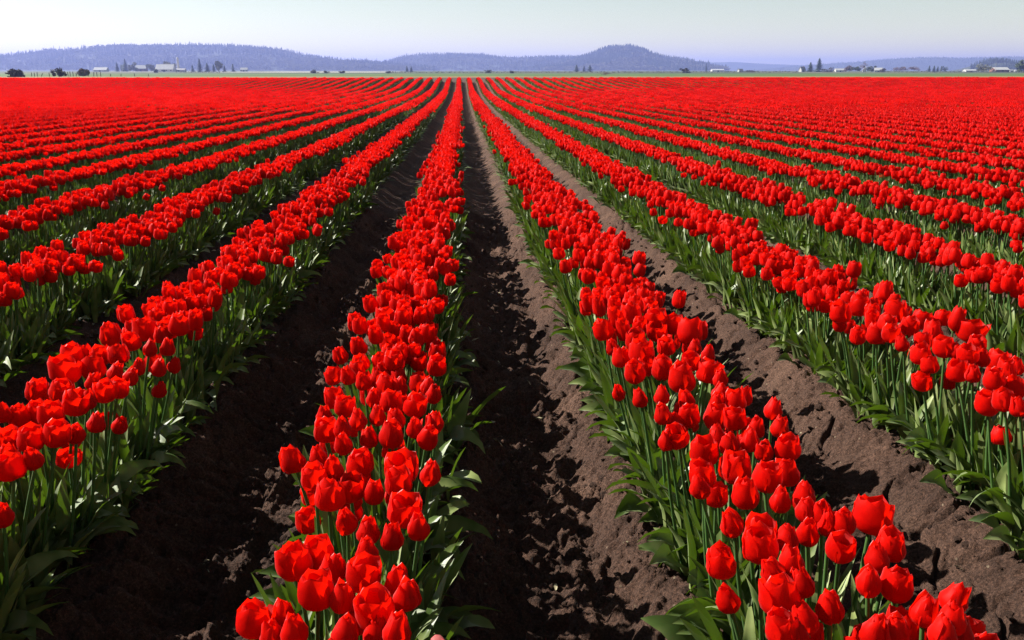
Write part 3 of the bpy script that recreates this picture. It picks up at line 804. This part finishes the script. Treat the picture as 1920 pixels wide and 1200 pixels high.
def building(name, px, top, base, w, dist, label, cat, wall=M_WHITE, roof=M_ROOF, eave=.5, turn=0., windows=3, door=True, depth=None, chimney=False):
    z0 = ground_z(dist); H = z_at(top, dist) - z0; W = w * dist / FPX; D = depth or W * .6
    o = thing(name, label, cat, (at_dist(px, dist), dist, z0 - .1), rz=turn)
    e = H * eave
    part('wall', [boxgeo(-W / 2, W / 2, -D / 2, D / 2, -.5, e), ends(W - .02, D, e, H - e)], wall, o)
    rf = part('roof', gable(W, D, e + .02, H - e), roof, o)
    if chimney: part('chimney', boxgeo(W * .2, W * .2 + .8, -.4, .4, H - .6, H + 1.0), M_BROWN, rf)
    if door: part('door', boxgeo(-W * .09, W * .07, -D / 2 - .06, -D / 2 + .1, -.1, min(e * .8, 3.4)), M_DARK, o)
    for k in range(windows):
        x = -W * .38 + k * W * .76 / max(1, windows - 1)
        if abs(x) < W * .12: continue
        part('window', boxgeo(x - W * .035, x + W * .035, -D / 2 - .05, -D / 2 + .1, e * .35, e * .72), M_DARK, o)
    return o

# left: bushes by the wire fence, the white barn and its neighbours
bush(30, 127, 143, 30, 226, 'widest dark bush beside the fence, left of all the others')
bush(111, 130, 142, 17, 236, 'round dark bush by the fence, between the broad bush and the reddish one')
bush(157, 128, 140.5, 17, 262, 'low reddish brown bush with a pointed top by the fence', m=M_TWIG)
fx0, fx1, fd = 58, 470, 244
fr = thing('wire_fence', 'old wire fence on grey posts along the meadow at the left', 'fence', (0, fd, 0))
zb = float(meadow_h(np.array(0.), np.array(fd)))
posts = [58, 64, 69, 76, 92, 100, 118, 126, 131, 137, 142, 147, 155, 164, 174, 181, 188, 206, 226, 251, 277]
for i, p in enumerate(posts):
    x = at_dist(p, fd); hh = 1.15 * random.uniform(.75, 1.15) * (1 if p < 200 else .7)
    lean = random.gauss(0, .05)
    po = part('post', boxgeo(-.07, .07, -.07, .07, -.2, hh), M_POST, fr, (x, random.uniform(-.3, .3), zb)); po.rotation_euler = (0, lean + (.5 if p == 76 else 0), 0)
for zz in (.42, .8):
    b = Buf(); x0, x1 = at_dist(posts[0], fd), at_dist(posts[-1], fd)
    b.add(*boxgeo(x0, x1, -.012, .012, zb + zz * .8, zb + zz * .8 + .02)); link('wire', b.mesh('wire', [M_POST]), fr)
building('barn', 311, 121, 133, 30, 1250, 'white barn with a big pale roof below the wooded hill', 'barn', eave=.36, windows=4, depth=14)
building('shed', 337, 128.5, 133, 20, 1262, 'low grey lean shed beside the white barn', 'shed', wall=M_GREY, roof=M_GREY, eave=.6, windows=2)
building('shed', 190, 126.5, 132.5, 22, 1420, 'long low white shed left of the barn, half hidden by bushes', 'shed', eave=.4, windows=3)
building('house', 232, 121.5, 132, 8, 1500, 'small pale house between two dark conifers on the far left', 'house', eave=.55, chimney=True)
building('shed', 266, 122.5, 131, 18, 1600, 'pale roofed shed just left of the white barn', 'shed', wall=M_BROWN, eave=.5)
def silo(px, top, base, w, dist, label):
    z0 = ground_z(dist); H = z_at(top, dist) - z0; R_ = w / 2 * dist / FPX
    o = thing('silo', label, 'silo', (at_dist(px, dist), dist, z0))
    sv, sf = stem_geo(H * .93, R_ / 1.03, 0, 6, 14); part('wall', (sv, sf), M_CONC, o)
    dv = []; df = []
    for i in range(5):
        a = i / 4 * math.pi / 2
        for k in range(14): dv.append((R_ * .95 * math.cos(a) * math.cos(k * math.pi / 7), R_ * .95 * math.cos(a) * math.sin(k * math.pi / 7), H * .93 + R_ * math.sin(a)))
    for i in range(4):
        for k in range(14): df.append((i * 14 + k, i * 14 + (k + 1) % 14, (i + 1) * 14 + (k + 1) % 14, (i + 1) * 14 + k))
    part('roof', (dv, df), M_ROOF, o)
silo(335, 108, 132.5, 4, 1300, 'tall pale silo rising behind the barn')
conifer(220, 117, 132.5, 9, 1450, 'dark conifer between the long white shed and the small pale house')
conifer(236, 110.5, 132.5, 11, 1460, 'tall pointed conifer right of the small pale house')
broad_tree(250, 119, 132.5, 15, 1480, 'pale leafed tree right of the tall pointed conifer', M_WOOD_DECID)
broad_tree(315, 114, 130, 18, 1330, 'yellow green tree rising behind the barn roof', M_WOOD_DECID)
broad_tree(284, 120, 132.5, 14, 1400, 'pale leafed tree touching the left end of the barn', M_WOOD_DECID)
bush(292, 130.5, 136, 8, 800, 'small dark bush in front of the barn')
conifer(361, 121, 133, 8, 1240, 'short conifer right of the silo')
conifer(375, 110, 133, 11, 1240, 'tallest dark conifer right of the silo')
conifer(389, 117.5, 133, 12, 1240, 'broad conifer beside the tallest one right of the silo')
conifer(401, 120, 133, 9, 1250, 'conifer with thin top, next to the pale tree right of the silo')
broad_tree(410, 116, 133, 10, 1250, 'pale budding tree between two conifers right of the silo', M_WOOD_DECID)
conifer(421, 122, 133, 8, 1260, 'short dark conifer right of the pale budding tree')
conifer(437, 120, 133, 9, 1260, 'last conifer of the group right of the barn')
building('house', 458, 127, 132.5, 12, 1500, 'low pale house right of the group of conifers', 'house')
# middle: low bushes on the meadow edge and the small groups of trees
for px_, w_, tp_, lb in [(588, 15, 131, 'broadest low dark bush at the pale strip'), (611, 11, 132.3, 'smaller low bush right of the broadest one at the pale strip'), (642, 10, 131.7, 'low rounded bush near the right end of the pale strip'),
                         (729, 11, 132.6, 'low bush just right of the pale strip'), (916, 13, 131.8, 'low dark bush above the middle rows'), (960, 12, 132.2, 'low bush right of the one above the middle rows')]:
    bush(px_, tp_, 136, w_, 640, lb, dens=220)
bush(1136, 136, 139.2, 18, 345, 'very low brown bush lying on the green meadow', m=M_TWIG, dens=240)
bush(1285, 128.5, 135.6, 18, 700, 'dark bush at the foot of the round hill')
bush(1404, 130.2, 135.2, 26, 900, 'wide dark bush right of the small white house')
conifer(763, 123, 133.5, 7, 1300, 'left one of two slim trees standing close together')
conifer(771, 124, 133.5, 7, 1300, 'right one of two slim trees standing close together')
conifer(1081, 121.5, 133, 12, 1500, 'bushy conifer, left of three before the round hill')
conifer(1095, 122.5, 133, 7, 1500, 'slim conifer, middle of three before the round hill')
conifer(1106, 121, 133, 11, 1500, 'dense conifer, right of three before the round hill')
conifer(1324, 118.5, 131.5, 4, 1700, 'lone slender tree at the foot of the faint ridge')
building('house', 1388, 129, 133.5, 9, 1300, 'small white house with dark bush beside it', 'house', roof=M_GREY, turn=.4)
building('shed', 1345, 129.4, 132.5, 22, 1900, 'long pale shed far off beside the slender tree', 'shed')
# right: the farms
building('house', 1504, 125, 134, 11, 1150, 'white house left of the two dark conifers', 'house', roof=M_GREY, eave=.45, turn=.5, chimney=True)
conifer(1519, 116, 134, 15, 1150, 'shorter of two dark conifers right of the white house')
conifer(1535, 108, 134, 17, 1140, 'tallest dark conifer on the plain at the right')
bush(1553, 128.5, 135.2, 24, 1000, 'dark hedge like bush right of the tallest conifer')
building('shed', 1574, 128.5, 133.5, 17, 1250, 'long white shed behind the dark bush at the right', 'shed')
broad_tree(1592, 122, 134, 16, 1180, 'reddish brown budding tree beside the long white shed', M_TWIG)
broad_tree(1605, 123, 134, 12, 1160, 'dark leafed tree between the reddish tree and the white church', M_GREENLEAF)
broad_tree(1619, 116.5, 134, 10, 1220, 'thin bare tree rising over the white church', M_TWIG, dens=120, leaf=.035)
ch = building('church', 1620, 127.5, 134, 9, 1150, 'small white church with a pointed steeple', 'church', roof=M_GREY, eave=.5, turn=1.2)
part('steeple', [boxgeo(-.9, .9, -.9, .9, 0, 5.0), ([(-.95, -.95, 5), (.95, -.95, 5), (.95, .95, 5), (-.95, .95, 5), (0, 0, 8.2)], [(0, 1, 4), (1, 2, 4), (2, 3, 4), (3, 0, 4)])], M_WHITE, ch, (-3.2, -1.6, 0))
broad_tree(1634, 122.5, 134.5, 15, 1120, 'rounded dark tree right of the white church', M_GREENLEAF)
building('house', 1647, 127, 134.3, 14, 1080, 'pale roofed house between the rounded tree and a bush', 'house', eave=.45, turn=-.4)
bush(1655, 127.5, 135.4, 12, 980, 'dark round bush in front of the pale roofed house')
broad_tree(1690, 123.5, 134, 20, 1500, 'wide misty tree left of the small conifers', M_TWIG)
broad_tree(1714, 124.5, 134, 16, 1550, 'lower misty tree next to the wide misty one', M_TWIG)
conifer(1742, 122, 134, 7, 1450, 'pointed conifer, left of a small clump')
conifer(1751, 122.5, 134, 8, 1450, 'broad conifer, middle of a small clump')
conifer(1758, 123.5, 134, 7, 1450, 'low conifer, right of a small clump')
broad_tree(1770, 125.5, 134, 12, 1480, 'low round tree right of the small clump of conifers', M_GREENLEAF)
building('shed', 1818, 130, 134, 20, 1200, 'long low white shed left of the knoll', 'shed')
broad_tree(1845, 119.5, 135, 20, 1000, 'green leafed tree in front of the wooded knoll', M_WOOD_DECID)
building('barn', 1874, 126, 135, 26, 1000, 'brown barn with pale roof below the knoll', 'barn', wall=M_BROWN, eave=.5, depth=13)
building('house', 1896, 130, 134.3, 7, 1200, 'tiny white house right of the brown barn', 'house')
building('house', 1906, 130.3, 134.3, 7, 1210, 'tiny white house by the last tree on the right', 'house')
broad_tree(1919, 112.5, 135.5, 18, 950, 'large dark tree at the right edge of the plain', M_GREENLEAF)
po = thing('utility_pole', 'thin pale pole standing beside the brown barn', 'pole', (at_dist(1866, 980), 980, z_at(135, 980)))
sv, sf = stem_geo(10.5, .14, 0, 2, 8); part('shaft', (sv, sf), M_CONC, po); part('crossarm', boxgeo(-1, 1, -.08, .08, 9.4, 9.6), M_POST, po)
# low hedges along the field boundaries
def hedge(px0, px1, top, base, dist, label, n=900):
    x0, x1 = at_dist(px0, dist), at_dist(px1, dist); z0 = ground_z(dist); h = z_at(top, dist) - z0
    q = random.Random(int(px0)); b = Buf(); c = (x0 + x1) / 2
    ng = max(6, int((x1 - x0) / (h * 1.6)))
    for k in range(ng):
        bb = Buf(); hh = h * q.uniform(.55, 1.15)
        crown_buf(bb, h * 1.0, hh * .5, hh * .42, max(14, n // ng), h * .20, q.randrange(10 ** 6), lumps=4)
        v = np.concatenate(bb.v) + [x0 - c + (x1 - x0) * (k + q.random() * .8) / ng, q.uniform(-1.5, 1.5), 0]
        b.add(v, bb.f, 0)
    thing('hedge', label, 'hedge', (c, dist, z0), b.mesh('hedge', [M_BUSH], False))
hedge(725, 985, 133.2, 135.4, 760, 'low dark hedge right of the pale strip')
hedge(985, 1300, 133.0, 135.6, 800, 'long dark hedge running below the round hill', 1300)
hedge(1300, 1500, 132.6, 135.4, 860, 'dark hedge between the round hill and the white house')
hedge(1660, 1930, 132.4, 135.6, 880, 'dark hedge before the farms at the far right', 1200)
hedge(330, 420, 133.2, 135.4, 900, 'short dark hedge in front of the conifers near the barn', 500)

# ------------------------------------------------------------------ haze
HX, HY0, HY1, HZ0, HZ1 = 9600, -400, 14200, -3, 172
b = Buf(); b.add(*boxgeo(-HX, HX, HY0, HY1, HZ0, HZ1))
m, nt, out = mat('thin_haze')
pv = N(nt, 'VolumePrincipled', Density=1.5e-4, Anisotropy=.25); pv.inputs['Color'].default_value = (.38, .46, 1.0, 1)
nt.links.new(pv.outputs[0], out.inputs['Volume'])
kind(link('haze', b.mesh('haze', [m], False)), 'stuff', 'thin blue haze over the whole plain')
